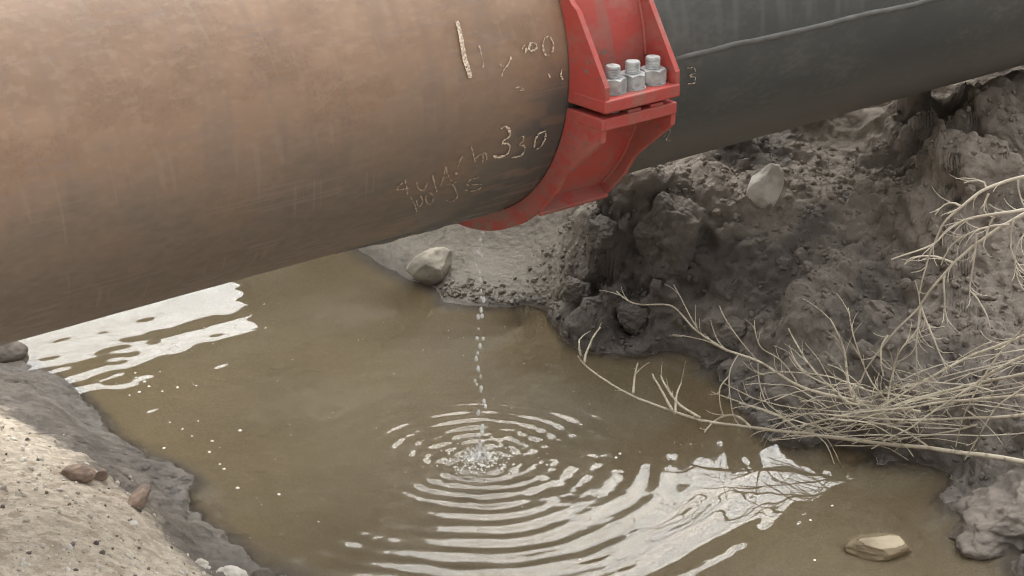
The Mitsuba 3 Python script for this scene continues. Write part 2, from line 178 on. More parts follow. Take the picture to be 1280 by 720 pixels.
def brown_pipe(p, n, uv):
    s, a = frame_uv(p)
    big = fbm(s * 2.2, a * 0.03, 3.0, octaves=4)
    mid = fbm(s * 9, a * 0.10, 9.0, octaves=4)
    fine = fbm(s * 60, a * 0.7, 1.0, octaves=3)
    streak = fbm(s * 46, a * 0.035, 5.0, octaves=3)
    c = mix((0.305, 0.200, 0.138), (0.23, 0.149, 0.101), smoothstep(0.3, 0.7, mid * 0.6 + big * 0.4))
    c = mix(c, (0.21, 0.15, 0.115), 0.4 * smoothstep(0.45, 0.8, streak))
    c = mix(c, (0.38, 0.28, 0.21), 0.2 * smoothstep(0.5, 0.8, fine) * smoothstep(-30, 30, a))
    # grey mill scale, dried mud and painted underside shade on the lower flank
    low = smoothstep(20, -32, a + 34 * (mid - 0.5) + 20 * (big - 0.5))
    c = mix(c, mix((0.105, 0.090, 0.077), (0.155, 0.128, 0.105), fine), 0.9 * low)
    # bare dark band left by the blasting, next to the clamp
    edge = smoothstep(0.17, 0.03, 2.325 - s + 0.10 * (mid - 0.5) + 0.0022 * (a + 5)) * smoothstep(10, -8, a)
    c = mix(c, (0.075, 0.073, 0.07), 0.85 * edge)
    rust = smoothstep(0.6, 0.72, fbm(s * 13, a * 0.22, 21.0, octaves=3)) * smoothstep(1.7, 2.2, s)
    c = mix(c, (0.28, 0.165, 0.10), 0.25 * rust)
    pit = smoothstep(0.66, 0.74, noise(s * 260, a * 1.7, 5.0)) * smoothstep(0.45, 0.65, mid)
    c = mix(c, (0.15, 0.105, 0.078), 0.2 * pit)
    # scrapes
    sc = smoothstep(0.62, 0.66, noise(s * 3.1, a * 1.7, 40.0)) * smoothstep(0.72, 0.78, noise(s * 9, a * 0.12, 44.0))
    c = mix(c, (0.22, 0.16, 0.14), 0.32 * sc)
    scr = smoothstep(0.80, 0.86, noise((s + a * 0.0009) * 130, a * 0.05, 71.0)) * smoothstep(0.55, 0.7, noise(s * 5, a * 0.1, 77.0))
    c = mix(c, (0.30, 0.24, 0.19), 0.16 * scr)
    return c


def brown_rough(p, n, uv):
    s, a = frame_uv(p)
    return 0.42 + 0.3 * fbm(s * 14, a * 0.15, 2.0)


def brown_bump(p, n, uv):
    s, a = frame_uv(p)
    return fbm(s * 80, a * 0.5, 3.0, octaves=3) * 0.0007 + fbm(s * 7, a * 0.07, 8.0) * 0.0022


def grey_pipe(p, n, uv):
    s, a = frame_uv(p)
    mid = fbm(s * 7, a * 0.08, 12.0, octaves=4)
    streak = fbm(s * 38, a * 0.03, 15.0, octaves=3)
    fine = fbm(s * 70, a * 0.8, 4.0)
    c = mix((0.056, 0.058, 0.057), (0.082, 0.084, 0.081), mid)
    c = mix(c, (0.17, 0.165, 0.15), 0.3 * smoothstep(0.45, 0.78, streak) * smoothstep(-4, 6, a))
    c = mix(c, (0.125, 0.12, 0.11), 0.35 * smoothstep(0.45, 0.75, fine * 0.5 + mid * 0.5))
    low = smoothstep(-22, -44, a + 16 * (mid - 0.5))
    return mix(c, (0.16, 0.145, 0.125), 0.55 * low)


def grey_bump(p, n, uv):
    s, a = frame_uv(p)
    return fbm(s * 60, a * 0.5, 13.0) * 0.0006 + fbm(s * 6, a * 0.07, 18.0) * 0.0014


def red_paint(p, n, uv):
    m = fbm(p.x * 14, p.y * 14, p.z * 14, octaves=4)
    f = fbm(p.x * 90, p.y * 90, p.z * 90)
    c = mix((0.40, 0.062, 0.050), (0.32, 0.055, 0.046), m)
    c = mix(c, (0.31, 0.15, 0.125), 0.5 * smoothstep(0.42, 0.68, m * 0.7 + f * 0.3))
    c = mix(c, (0.20, 0.075, 0.055), 0.4 * smoothstep(0.66, 0.76, f))
    run = smoothstep(0.62, 0.8, fbm((p.x * float(AX[0]) + p.y * float(AX[1])) * 60, p.z * 5, 7.0))          # streaks of dirty water
    c = mix(c, (0.22, 0.13, 0.105), 0.45 * run)
    mud = smoothstep(0.50, 0.62, fbm(p.x * 32, p.y * 32, p.z * 32 + 5, octaves=4)) * smoothstep(0.95, 0.62, p.z + 0.12 * m)
    c = mix(c, (0.20, 0.165, 0.135), 0.65 * mud)
    chip = smoothstep(0.74, 0.77, fbm(p.x * 55 + 9, p.y * 55, p.z * 55, octaves=4))
    return mix(c, (0.16, 0.12, 0.10), 0.8 * chip)


def red_bump(p, n, uv):
    return fbm(p.x * 120, p.y * 120, p.z * 120) * 0.0006


def weld_metal(p, n, uv):
    s, a = frame_uv(p)
    return mix((0.13, 0.127, 0.12), (0.08, 0.078, 0.073), fbm(s * 40, a * 1.5, 2.0))


def zinc(p, n, uv):
    m = fbm(p.x * 60, p.y * 60, p.z * 60)
    return mix((0.40, 0.41, 0.41), (0.25, 0.252, 0.25), smoothstep(0.35, 0.7, m))


def chalk(p, n, uv):
    m = fbm(p.x * 300, p.y * 300, p.z * 300)
    return mix((0.74, 0.66, 0.54), (0.42, 0.32, 0.24), smoothstep(0.35, 0.62, m))


def faint_chalk(p, n, uv):
    m = fbm(p.x * 300, p.y * 300, p.z * 300)
    return mix((0.56, 0.46, 0.37), (0.30, 0.23, 0.18), smoothstep(0.34, 0.66, m))


def soil(p, n, uv):
    big = fbm(p.x * 1.7, p.y * 1.7, p.z * 1.7 + 4.0, octaves=4)
    mid = fbm(p.x * 11, p.y * 11, p.z * 11, octaves=4)
    fine = fbm(p.x * 75, p.y * 75, p.z * 75, octaves=3)
    grain = noise(p.x * 330, p.y * 330, p.z * 330)
    dry = mix((0.255, 0.218, 0.182), (0.165, 0.139, 0.117), mid)
    damp = mix((0.215, 0.186, 0.16), (0.125, 0.109, 0.095), mid)
    wet = mix((0.115, 0.10, 0.088), (0.078, 0.068, 0.061), mid)
    # damp ground low above the water, drier on top, in patches
    h = p.z + 0.22 * (mid - 0.5) + 0.26 * (big - 0.5)
    c = mix(damp, dry, smoothstep(0.10, 0.38, h))
    c = mix(c, (0.095, 0.083, 0.074), 0.8 * smoothstep(0.52, 0.66, fbm(p.x * 4.5 + 3, p.y * 4.5, p.z * 4.5, octaves=3)) * smoothstep(0.35, 0.5, p.x) * smoothstep(0.48, 0.42, p.z))
    # the wall where the bank has broken away: wet mud plus painted shade
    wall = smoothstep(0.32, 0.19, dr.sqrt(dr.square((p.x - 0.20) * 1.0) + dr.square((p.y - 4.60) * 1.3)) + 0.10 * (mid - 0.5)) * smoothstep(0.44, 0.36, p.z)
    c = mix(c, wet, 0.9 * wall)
    c = mix(c, wet, 0.75 * smoothstep(0.075, 0.02, p.z + 0.06 * (mid - 0.5)))
    # pale silty spit under the pipe
    spit = smoothstep(0.26, 0.10, p.x + 0.14 * (mid - 0.5)) * smoothstep(4.55, 4.75, p.y + 0.1 * (mid - 0.5)) * smoothstep(-0.012, 0.035, p.z + 0.02 * (fine - 0.5))
    c = mix(c, mix((0.205, 0.18, 0.15), (0.15, 0.131, 0.11), fine * 0.5 + mid * 0.5), spit)
    ledge = smoothstep(-0.2, -0.35, p.x) * smoothstep(4.65, 4.5, p.y)
    c = mix(c, mix((0.15, 0.13, 0.112), (0.085, 0.074, 0.065), smoothstep(0.3, 0.7, mid * 0.6 + fine * 0.4)), 0.9 * ledge)
    # dry sand on the near left bank
    d = (p.x + 0.835) * 0.73 + (p.y - 3.41) * 0.684
    sand = smoothstep(0.06, -0.03, d + 0.12 * (mid - 0.5) + 0.05 * (fine - 0.5)) * smoothstep(0.1, 0.16, p.z + 0.05 * (mid - 0.5))
    sc = mix((0.50, 0.435, 0.355), (0.37, 0.315, 0.25), smoothstep(0.35, 0.65, fine * 0.6 + mid * 0.4))
    sc = mix(sc, (0.27, 0.215, 0.16), 0.6 * smoothstep(0.58, 0.70, fbm(p.x * 40, p.y * 40, 3.0)))
    c = mix(c, sc, sand)
    # drowned bed: brown silt
    bed = mix(mix((0.225, 0.178, 0.108), (0.17, 0.134, 0.082), smoothstep(0.3, 0.7, big)), (0.25, 0.205, 0.135), 0.45 * smoothstep(0.5, 0.75, fbm(p.x * 3 + 2.5 * mid, p.y * 7 + 2.5 * mid, 8.0)))
    c = mix(c, bed, smoothstep(0.0, -0.03, p.z))
    c = c * (0.82 + 0.36 * grain)
    return c


def soil_bump(p, n, uv):
    dry = smoothstep(-0.01, 0.02, p.z)
    return dry * (fbm(p.x * 70, p.y * 70, p.z * 70, octaves=4) * 0.011 + noise(p.x * 300, p.y * 300, p.z * 300) * 0.0015)


def soil_rough(p, n, uv):
    return 0.5 + 0.45 * smoothstep(0.02, 0.12, p.z + 0.05 * fbm(p.x * 20, p.y * 20, p.z * 20))


def clod_dark(p, n, uv):
    m = fbm(p.x * 30, p.y * 30, p.z * 30, octaves=4)
    return mix((0.20, 0.172, 0.148), (0.11, 0.095, 0.083), smoothstep(0.3, 0.7, m))


def clod_dry(p, n, uv):
    m = fbm(p.x * 30, p.y * 30, p.z * 30, octaves=4)
    return mix((0.37, 0.325, 0.27), (0.23, 0.198, 0.165), smoothstep(0.3, 0.7, m))


def rough_bump(p, n, uv):
    return fbm(p.x * 90, p.y * 90, p.z * 90, octaves=4) * 0.007


def stone_tan(p, n, uv):
    m = fbm(p.x * 26, p.y * 26, p.z * 26, octaves=4)
    f = fbm(p.x * 130, p.y * 130, p.z * 130)
    c = mix((0.34, 0.305, 0.25), (0.22, 0.195, 0.16), smoothstep(0.35, 0.65, m))
    c = mix(c, (0.20, 0.175, 0.14), 0.6 * smoothstep(0.58, 0.7, f))
    return mix(c, (0.13, 0.112, 0.092), 0.8 * smoothstep(0.055, 0.025, p.z + 0.02 * m))      # shade of the underside, painted on the lower part


def stone_pale(p, n, uv):
    m = fbm(p.x * 24, p.y * 24, p.z * 24, octaves=4)
    return mix((0.62, 0.58, 0.52), (0.42, 0.385, 0.335), smoothstep(0.35, 0.65, m))


def stone_wet(p, n, uv):
    m = fbm(p.x * 20, p.y * 20, p.z * 20, octaves=4)
    return mix((0.36, 0.295, 0.20), (0.25, 0.20, 0.135), smoothstep(0.3, 0.7, m))


def brick_red(p, n, uv):
    m = fbm(p.x * 50, p.y * 50, p.z * 50, octaves=4)
    return mix((0.30, 0.215, 0.165), (0.19, 0.145, 0.118), smoothstep(0.3, 0.7, m))


def straw(p, n, uv):
    m = fbm(p.x * 12, p.y * 12, p.z * 12)
    f = fbm(p.x * 90, p.y * 90, p.z * 90)
    c = mix((0.62, 0.56, 0.44), (0.42, 0.365, 0.28), smoothstep(0.3, 0.7, m))
    return mix(c, (0.24, 0.19, 0.13), 0.6 * smoothstep(0.55, 0.7, f))


def twig_grey(p, n, uv):
    m = fbm(p.x * 14, p.y * 14, p.z * 14)
    return mix((0.58, 0.52, 0.42), (0.40, 0.35, 0.28), smoothstep(0.3, 0.7, m))


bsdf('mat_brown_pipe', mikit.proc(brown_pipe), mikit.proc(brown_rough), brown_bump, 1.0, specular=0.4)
bsdf('mat_grey_pipe', mikit.proc(grey_pipe), 0.42, grey_bump, 1.0, specular=0.4)
bsdf('mat_red', mikit.proc(red_paint), 0.5, red_bump, 1.0, specular=0.45)
bsdf('mat_weld', mikit.proc(weld_metal), 0.55)
bsdf('mat_zinc', mikit.proc(zinc), 0.5, metallic=0.2)
bsdf('mat_chalk', mikit.proc(chalk), 0.95)
bsdf('mat_faint_chalk', mikit.proc(faint_chalk), 0.95)
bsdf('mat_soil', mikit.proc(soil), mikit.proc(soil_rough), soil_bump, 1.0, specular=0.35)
bsdf('mat_clod_dark', mikit.proc(clod_dark), 0.8, rough_bump, 1.0, specular=0.3)
bsdf('mat_clod_dry', mikit.proc(clod_dry), 0.95, rough_bump, 1.0, specular=0.2)
bsdf('mat_stone_tan', mikit.proc(stone_tan), 0.85, rough_bump, 0.5)
bsdf('mat_stone_pale', mikit.proc(stone_pale), 0.85, rough_bump, 0.4)
bsdf('mat_stone_wet', mikit.proc(stone_wet), 0.6)
bsdf('mat_brick', mikit.proc(brick_red), 0.9, rough_bump, 0.5)
bsdf('mat_straw', mikit.proc(straw), 0.8)
bsdf('mat_twig', mikit.proc(twig_grey), 0.85)
bsdf('mat_foam', (0.78, 0.77, 0.72), 0.4)
scene['mat_water'] = {'type': 'dielectric', 'int_ior': 1.333, 'ext_ior': 1.0}
bsdf('mat_drop', (0.93, 0.94, 0.93), 0.25, two=False, eta=1.333)  # opaque white stands in for the sky glint on the drops

# ---------------------------------------------------------------- ground: one sheet, fine where the trench is, out to the horizon
TP = np.array(TERRAIN)
OUTER = []
for x in np.arange(-5, 5.1, 1.0):          # the ground the trench is cut into, behind the right bank and beyond
    OUTER.append((x, 9.5, 0.75 if x > -2 else 0.2))
for x in (1.12, 1.25, 1.4, 1.55):           # the flat ledge at the top of the right bank
    OUTER += [(x, y, 0.55 + 0.10 * (y - 4.45)) for y in (4.45, 4.55, 4.7, 4.85, 5.0)] + [(x, 4.38, 0.43), (x, 4.3, 0.38)]
# the near bank, the camera's own ground
OUTER += [(-0.6, 2.0, 0.42), (0.2, 2.3, 0.3), (0.9, 2.4, 0.28), (-1.6, 2.4, 0.45), (0, 1.0, 0.45), (2, 1.5, 0.5), (-2.5, 1.5, 0.5), (1.6, 3.0, 0.32), (2.4, 3.4, 0.5), (0.5, 2.75, 0.06), (-0.2, 2.75, 0.08)]
# right bank going on beyond the frame, level with the top of the trench
OUTER += [(1.5, 3.8, 0.4), (1.6, 4.4, 0.56), (2.2, 4.2, 0.62), (2.6, 5.0, 0.68), (1.7, 5.2, 0.68), (1.2, 5.4, 0.64), (0.8, 5.1, 0.58), (0.6, 4.9, 0.54), (0.35, 4.95, 0.48), (0.5, 5.6, 0.62), (0.2, 5.4, 0.5), (1.0, 6.2, 0.7), (0.1, 6.2, 0.70),
          (-0.15, 5.5, 0.25), (-0.4, 5.7, 0.35), (-0.55, 6.05, 0.66), (-0.9, 6.15, 0.66), (-0.2, 7.0, 0.75), (-0.9, 7.2, 0.75), (-0.55, 5.45, 0.06), (-0.95, 5.75, 0.06)]
# the flooded trench going on to the left and back
OUTER += [(-1.25, 5.9, -0.02), (-1.4, 6.4, -0.05), (-1.3, 5.2, -0.15), (-1.9, 5.2, -0.15), (-2.2, 6.3, -0.15), (-1.8, 4.7, -0.12), (-2.3, 4.5, 0.0), (-2.9, 5.0, 0.1), (-3.2, 6.0, 0.15), (-2.4, 7.5, -0.1), (-1.8, 7.4, 0.0), (-1.35, 7.4, 0.5), (-3.4, 7.8, 0.2), (-2.6, 9.0, 0.0)]
# left bank beyond the frame
OUTER += [(-1.5, 4.35, 0.03), (-1.6, 4.1, 0.16), (-1.9, 3.6, 0.35), (-2.6, 3.6, 0.5)]
TP = np.vstack([TP, OUTER])
rbf = RBFInterpolator(TP[:, :2], TP[:, 2], kernel='linear', smoothing=0.0004, degree=1)
rbf_smooth = RBFInterpolator(TP[:, :2], TP[:, 2], kernel='thin_plate_spline', smoothing=0.002, degree=1)


def base_height(xy):
    h = 0.6 * rbf(xy) + 0.4 * np.clip(rbf_smooth(xy), -0.2, 0.9)
    x, y = xy[:, 0], xy[:, 1]
    far = np.clip((np.hypot(x - 0.0, y - 4.2) - 4.0) / 3.0, 0, 1)
    far = far * far * (3 - 2 * far)
    plain = 0.62 + 0.35 * (meshkit.fbm(np.stack([x * 0.12, y * 0.12, x * 0], 1), 3, 5) - 0.5)
    h = np.clip(h, -0.2, 0.95) * (1 - far) + plain * far
    # the pipe's two ends run into the ground
    s = x * AX[0] + y * AX[1]
    q = x * NY[0] + y * NY[1] - PIPE_D
    m = np.exp(-(q / 1.1) ** 2) * (np.clip((-5.2 - s) / 1.5, 0, 1) + np.clip((s - 8.0) / 1.5, 0, 1)) * (np.abs(s) < 13)
    return h + 1.1 * m


def graded(lo, hi, step, far, grow=1.22):
    a = list(np.arange(lo, hi, step))
    d, x = step, a[-1]
    while x < far:
        d *= grow
        x += d
        a.append(x)
    d, x = step, lo
    while x > -far:
        d *= grow
        x -= d
        a.insert(0, x)
    return np.array(a)


def sheet(gx, gy):
    X, Y = np.meshgrid(gx, gy, indexing='ij')
    nx, ny = X.shape
    i = np.arange(nx * ny).reshape(nx, ny)
    a, b, c, d = i[:-1, :-1].ravel(), i[1:, :-1].ravel(), i[1:, 1:].ravel(), i[:-1, 1:].ravel()
    f = np.vstack([np.stack([a, b, c], 1), np.stack([a, c, d], 1)])
    return np.stack([X.ravel(), Y.ravel()], 1), f




def smst_(a, b, x):
    t = min(max((x - a) / (b - a), 0), 1)
    return t * t * (3 - 2 * t)


def varied(segments, far):
    g = np.concatenate([np.arange(a, b, s) for a, b, s in segments])
    lo, hi = graded(segments[0][0], segments[0][0] + 0.02, segments[0][2], far), graded(segments[-1][1] - 0.02, segments[-1][1], segments[-1][2], far)
    return np.r_[lo[lo < g[0] - 1e-6], g, hi[hi > g[-1] + 1e-6]]


gxy, gf = sheet(varied([(-1.5, 0.05, 0.0085), (0.05, 1.35, 0.0055), (1.35, 1.6, 0.0085)], 90), varied([(2.75, 3.7, 0.0085), (3.7, 4.95, 0.0055), (4.95, 5.75, 0.01)], 90))
near = (np.abs(gxy[:, 0]) < 6) & (np.abs(gxy[:, 1] - 4) < 6)
# rows are drawn together where the bank stands steep, so that its face is as finely meshed as the flat
ux, uy = np.unique(gxy[:, 0]), np.unique(gxy[:, 1])
jx = np.where((ux > -0.6) & (ux < 1.6))[0]
jy = np.where((uy > 3.6) & (uy < 5.2))[0]
XX, YY = np.meshgrid(ux[jx], uy[jy], indexing='ij')
HH = base_height(np.stack([XX.ravel(), YY.ravel()], 1)).reshape(XX.shape)
from scipy.ndimage import gaussian_filter
HH = gaussian_filter(HH, 1.5)
GY = gxy[:, 1].reshape(len(ux), len(uy)).copy()
for a_i, i in enumerate(jx):
    fade = smst_(-0.6, -0.2, ux[i]) * smst_(1.6, 1.3, ux[i])
    yy, hh = YY[a_i], HH[a_i]
    seg = np.hypot(np.diff(yy), np.diff(hh) * fade)
    s_ = np.r_[0, np.cumsum(seg)]
    w_ = np.r_[0, np.cumsum(np.diff(yy))]
    GY[i, jy] = np.interp(w_ / w_[-1] * s_[-1], s_, yy)
gxy[:, 1] = GY.ravel()
gz = np.zeros(len(gxy))
gz[near] = base_height(gxy[near])
gz[~near] = base_height(gxy[~near])
gv = np.column_stack([gxy, gz])


def vertex_normals(v, f):
    n = np.zeros_like(v)
    fn = np.cross(v[f[:, 1]] - v[f[:, 0]], v[f[:, 2]] - v[f[:, 0]])
    for k in range(3):
        np.add.at(n, f[:, k], fn)
    return n / (np.linalg.norm(n, axis=1, keepdims=True) + 1e-12)


def smst(a, b, x):
    t = np.clip((x - a) / (b - a), 0, 1)
    return t * t * (3 - 2 * t)


def clumps(p, freq, seed):
    """rounded clods with creases between them: 1 - the distance to the nearest of jittered points"""
    q = p * freq
    i0 = np.floor(q).astype(int)
    best = np.full(len(p), 9.0)
    for a in (-1, 0, 1):
        for b in (-1, 0, 1):
            for c in (-1, 0, 1):
                cell = i0 + [a, b, c]
                jit = np.stack([meshkit.noise(cell * 1.0, seed + k) for k in range(3)], 1)
                best = np.minimum(best, ((cell + jit - q) ** 2).sum(1))
    return 1 - np.minimum(np.sqrt(best), 1)


def roughen(v, f):
    n = vertex_normals(v, f)
    x, y, z = v.T
    fine = (np.abs(x) < 2.2) & (y > 2.0) & (y < 6.5)
    vf, nf = v[fine], n[fine]
    x, y, z = vf.T
    dsand = (x + 0.835) * 0.73 + (y - 3.41) * 0.684
    left = smst(0.0, -0.15, x + 0.25) * smst(4.7, 4.5, y)
    sand = left * smst(0.05, -0.05, dsand)
    spit = smst(0.25, 0.08, x) * smst(4.6, 4.8, y)
    under = smst(0.01, -0.03, z)
    amp = np.ones(len(vf)) * (1 - 0.5 * left) * (1 - 0.86 * spit) * (1 - 0.92 * under)
    amp = np.maximum(amp * (1 - 0.6 * sand), 0.03)
    big = meshkit.fbm(vf * 3.2 + 3, 3, 11) - 0.5
    mid = meshkit.fbm(vf * 9.5, 4, 21) - 0.5
    ridge = 0.5 - np.abs(meshkit.fbm(vf * 6.0 + 9, 3, 31) - 0.5) * 2
    cl1 = clumps(vf + 0.03 * (mid[:, None]), 12.0, 5)
    cl2 = clumps(vf, 27.0, 9)
    patch = smst(0.42, 0.6, meshkit.fbm(vf * 4 + 20, 3, 41))
    billow = np.abs(meshkit.fbm(vf * 17 + 2, 3, 61) - 0.5) * 2          # sharp creases, rounded lumps
    cl3 = clumps(vf + 0.012 * mid[:, None], 44.0, 15)
    crack = smst(0.10, 0.0, np.abs(meshkit.fbm(vf * 5.5 + 40, 4, 71) - 0.5)) * patch
    soft = smst(0.62, 0.42, meshkit.fbm(vf * 2.6 + 60, 3, 81))                 # dusty slides between the clods
    rough_ = 1 - 0.5 * soft
    d = amp * (0.10 * big + 0.085 * mid + 0.03 * (ridge - 0.2) + rough_ * ((0.35 + 0.65 * patch) * (0.065 * (cl1 - 0.45) + 0.024 * (cl2 - 0.45)) + 0.005 * (cl3 - 0.45) + 0.028 * (billow - 0.25)) - 0.026 * crack)
    small = meshkit.fbm(vf * 60, 3, 51) - 0.5
    d += np.maximum(amp, 0.16 * (1 - under)) * (0.010 + 0.012 * rough_) * small
    out = v.copy()
    out[fine] = vf + nf * d[:, None]
    return out


gv = roughen(gv, gf)
ground_mesh = trimesh.Trimesh(gv, gf, process=False)
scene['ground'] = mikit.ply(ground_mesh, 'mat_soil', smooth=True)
labels['ground'] = {'label': 'dug earth banks of mud, silt and sand around the flooded trench', 'category': 'ground', 'kind': 'structure'}

from scipy.spatial import cKDTree
_nearv = gv[(np.abs(gv[:, 0]) < 2) & (gv[:, 1] > 2.2) & (gv[:, 1] < 6.2)]
_tree = cKDTree(_nearv[:, :2])


def gh(x, y):
    d, i = _tree.query([x, y], k=4)
    return float(np.mean(_nearv[i, 2]))


# ---------------------------------------------------------------- water with the rings of the drip
C0 = np.array([-0.075, 3.86])
rr = np.linspace(0, 3, 3000)
lam = 0.024 + 0.044 * np.clip(rr / 0.45, 0, 1)
phase = np.r_[0, np.cumsum(2 * np.pi / lam[1:] * np.diff(rr))]


def water_height(xy):
    x, y = xy.T
    w = meshkit.fbm(np.stack([x * 3.0, y * 3.0, x * 0], 1), 3, 3) - 0.5
    h = np.zeros(len(xy))
    for k, (ox, oy, amp) in enumerate([(0, 0, 0.62), (0.034, -0.012, 0.36), (-0.030, 0.024, 0.36), (0.012, 0.042, 0.30), (-0.045, -0.03, 0.26)]):
        d = xy - C0 - [ox, oy]
        r = np.hypot(*d.T)
        ang = np.arctan2(d[:, 1], d[:, 0])
        rw = r + 0.075 * w * np.clip(r / 0.4, 0, 1)
        lm = np.interp(r, rr, lam)
        slope = 0.19 * np.exp(-(r / 0.21) ** 2) + 0.056 * np.exp(-(r / 0.55) ** 2) + 0.020 * np.exp(-(r / 0.95) ** 2)
        mod = 0.3 + 1.4 * meshkit.fbm(np.stack([np.cos(ang) * 2.2 + 5, np.sin(ang) * 2.2, r * 14 + 9 * k], 1), 3, 13 + k)
        h += amp * slope * lm / (2 * np.pi) * mod * np.sin(np.interp(rw, rr, phase) + 1.9 * k) * smst(0.0, 0.035, r)
    d = xy - C0
    r = np.hypot(*d.T)
    chop = meshkit.fbm(np.stack([x * 22, y * 22, x * 0], 1), 3, 19) - 0.5
    h += (0.009 * np.exp(-(r / 0.15) ** 2) + 0.0016 * np.exp(-(r / 0.4) ** 2)) * chop
    # long slow swell of the open pool, crests running with the trench
    u, v = x * AX[0] + y * AX[1], x * NY[0] + y * NY[1]
    left_ = 1 + 1.3 * smst(-0.55, -0.85, x)
    h += left_ * 0.0020 * (meshkit.fbm(np.stack([u * 2.2, v * 9.0, x * 0 + 2], 1), 2, 23) - 0.5)
    h += left_ * 0.0008 * (meshkit.fbm(np.stack([u * 11, v * 17.0, x * 0 + 4], 1), 2, 29) - 0.5)
    h += 0.011 * np.exp(-(r / 0.016) ** 2) - 0.004 * np.exp(-((r - 0.034) / 0.014) ** 2)
    return h


def span(lo, flo, fhi, hi, fine, coarse):
    return np.r_[np.arange(lo, flo, coarse), np.arange(flo, fhi, fine), np.arange(fhi, hi + coarse, coarse)]


wxy, wf = sheet(span(-4.0, -0.85, 0.80, 1.7, 0.004, 0.014), span(2.4, 3.25, 4.62, 9.0, 0.004, 0.014))
water_mesh = trimesh.Trimesh(np.column_stack([wxy, water_height(wxy)]), wf, process=False)
scene['water'] = mikit.ply(water_mesh, 'mat_water', smooth=True)
labels['water'] = {'label': 'muddy brown pool in the trench with rings around the drip', 'category': 'water', 'kind': 'structure'}

# ---------------------------------------------------------------- the two pipes
def cylinder(s_list, r, sides=160, dents=0.0, seed=0):
    s_list = np.asarray(s_list)
    th = np.arange(sides) * 2 * np.pi / sides
    S, TH = np.meshgrid(s_list, th, indexing='ij')
    rad = r + dents * (meshkit.fbm(np.stack([S * 1.7, np.cos(TH) * 1.2, np.sin(TH) * 1.2], -1), 2, seed) - 0.5)
    v = np.stack([S, -rad * np.cos(TH), rad * np.sin(TH)], -1).reshape(-1, 3)
    n = len(s_list)
    f = []
    for i in range(n - 1):
        j = np.arange(sides)
        q = (j + 1) % sides
        f.append(np.stack([i * sides + j, (i + 1) * sides + j, (i + 1) * sides + q], 1))
        f.append(np.stack([i * sides + j, (i + 1) * sides + q, i * sides + q], 1))
    m = trimesh.Trimesh(v, np.vstack(f), process=False)
    m.invert()
    return m


def pipe_wall(s_list, r, wall, seed):
    outer = cylinder(s_list, r, dents=0.004, seed=seed)
    inner = cylinder(s_list, r - wall, sides=160)
    inner.invert()
    return cat([outer, inner])


def seam(phi, s0, s1, w, h, step=0.01, seed=0):
    """a welded bead lying along the pipe"""
    ss = np.arange(s0, s1, step)
    prof = np.linspace(-1, 1, 7)
    v = []
    for s in ss:
        j = meshkit.noise(np.array([[s * 60.0, seed, 0.0]]))[0] - 0.5
        j2 = meshkit.noise(np.array([[s * 14.0, seed + 5, 0.0]]))[0] - 0.5
        for t in prof:
            a = math.radians(phi) + (t * w * 0.5 + j2 * 0.004) / R
            rad = R - 0.004 + (h * min(1, (s - s0) / 0.12) + 0.004) * (1 - t * t) ** 0.8 * (1 + 0.35 * j)
            v.append((s, -rad * math.cos(a), rad * math.sin(a)))
    n, k = len(ss), len(prof)
    f = []
    for i in range(n - 1):
        for j in range(k - 1):
            a, b = i * k + j, (i + 1) * k + j
            f += [[a, b, b + 1], [a, b + 1, a + 1]]
    return trimesh.Trimesh(v, f, process=False)


left = thing('steel_pipe', 'rusty brown steel pipe with chalk writing, left of the red clamp', 'pipe')
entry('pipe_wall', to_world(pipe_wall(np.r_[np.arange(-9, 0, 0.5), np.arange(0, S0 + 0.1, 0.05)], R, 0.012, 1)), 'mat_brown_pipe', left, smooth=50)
entry('weld_seam', to_world(seam(-63, 1.9, S0 - 0.01, 0.05, 0.006, seed=3)), 'mat_weld', left, smooth=True)
right = thing('steel_pipe', 'dark grey steel pipe with a lengthwise weld seam, right of the red clamp', 'pipe')
entry('pipe_wall', to_world(pipe_wall(np.r_[np.arange(S0 + 0.102, 6, 0.05), np.arange(6, 12, 0.5)], R - 0.001, 0.012, 2)), 'mat_grey_pipe', right, smooth=50)
entry('weld_seam', to_world(seam(-1.7, S0 + CW + 0.015, 9.0, 0.018, 0.0030, seed=8)), 'mat_weld', right, smooth=True)


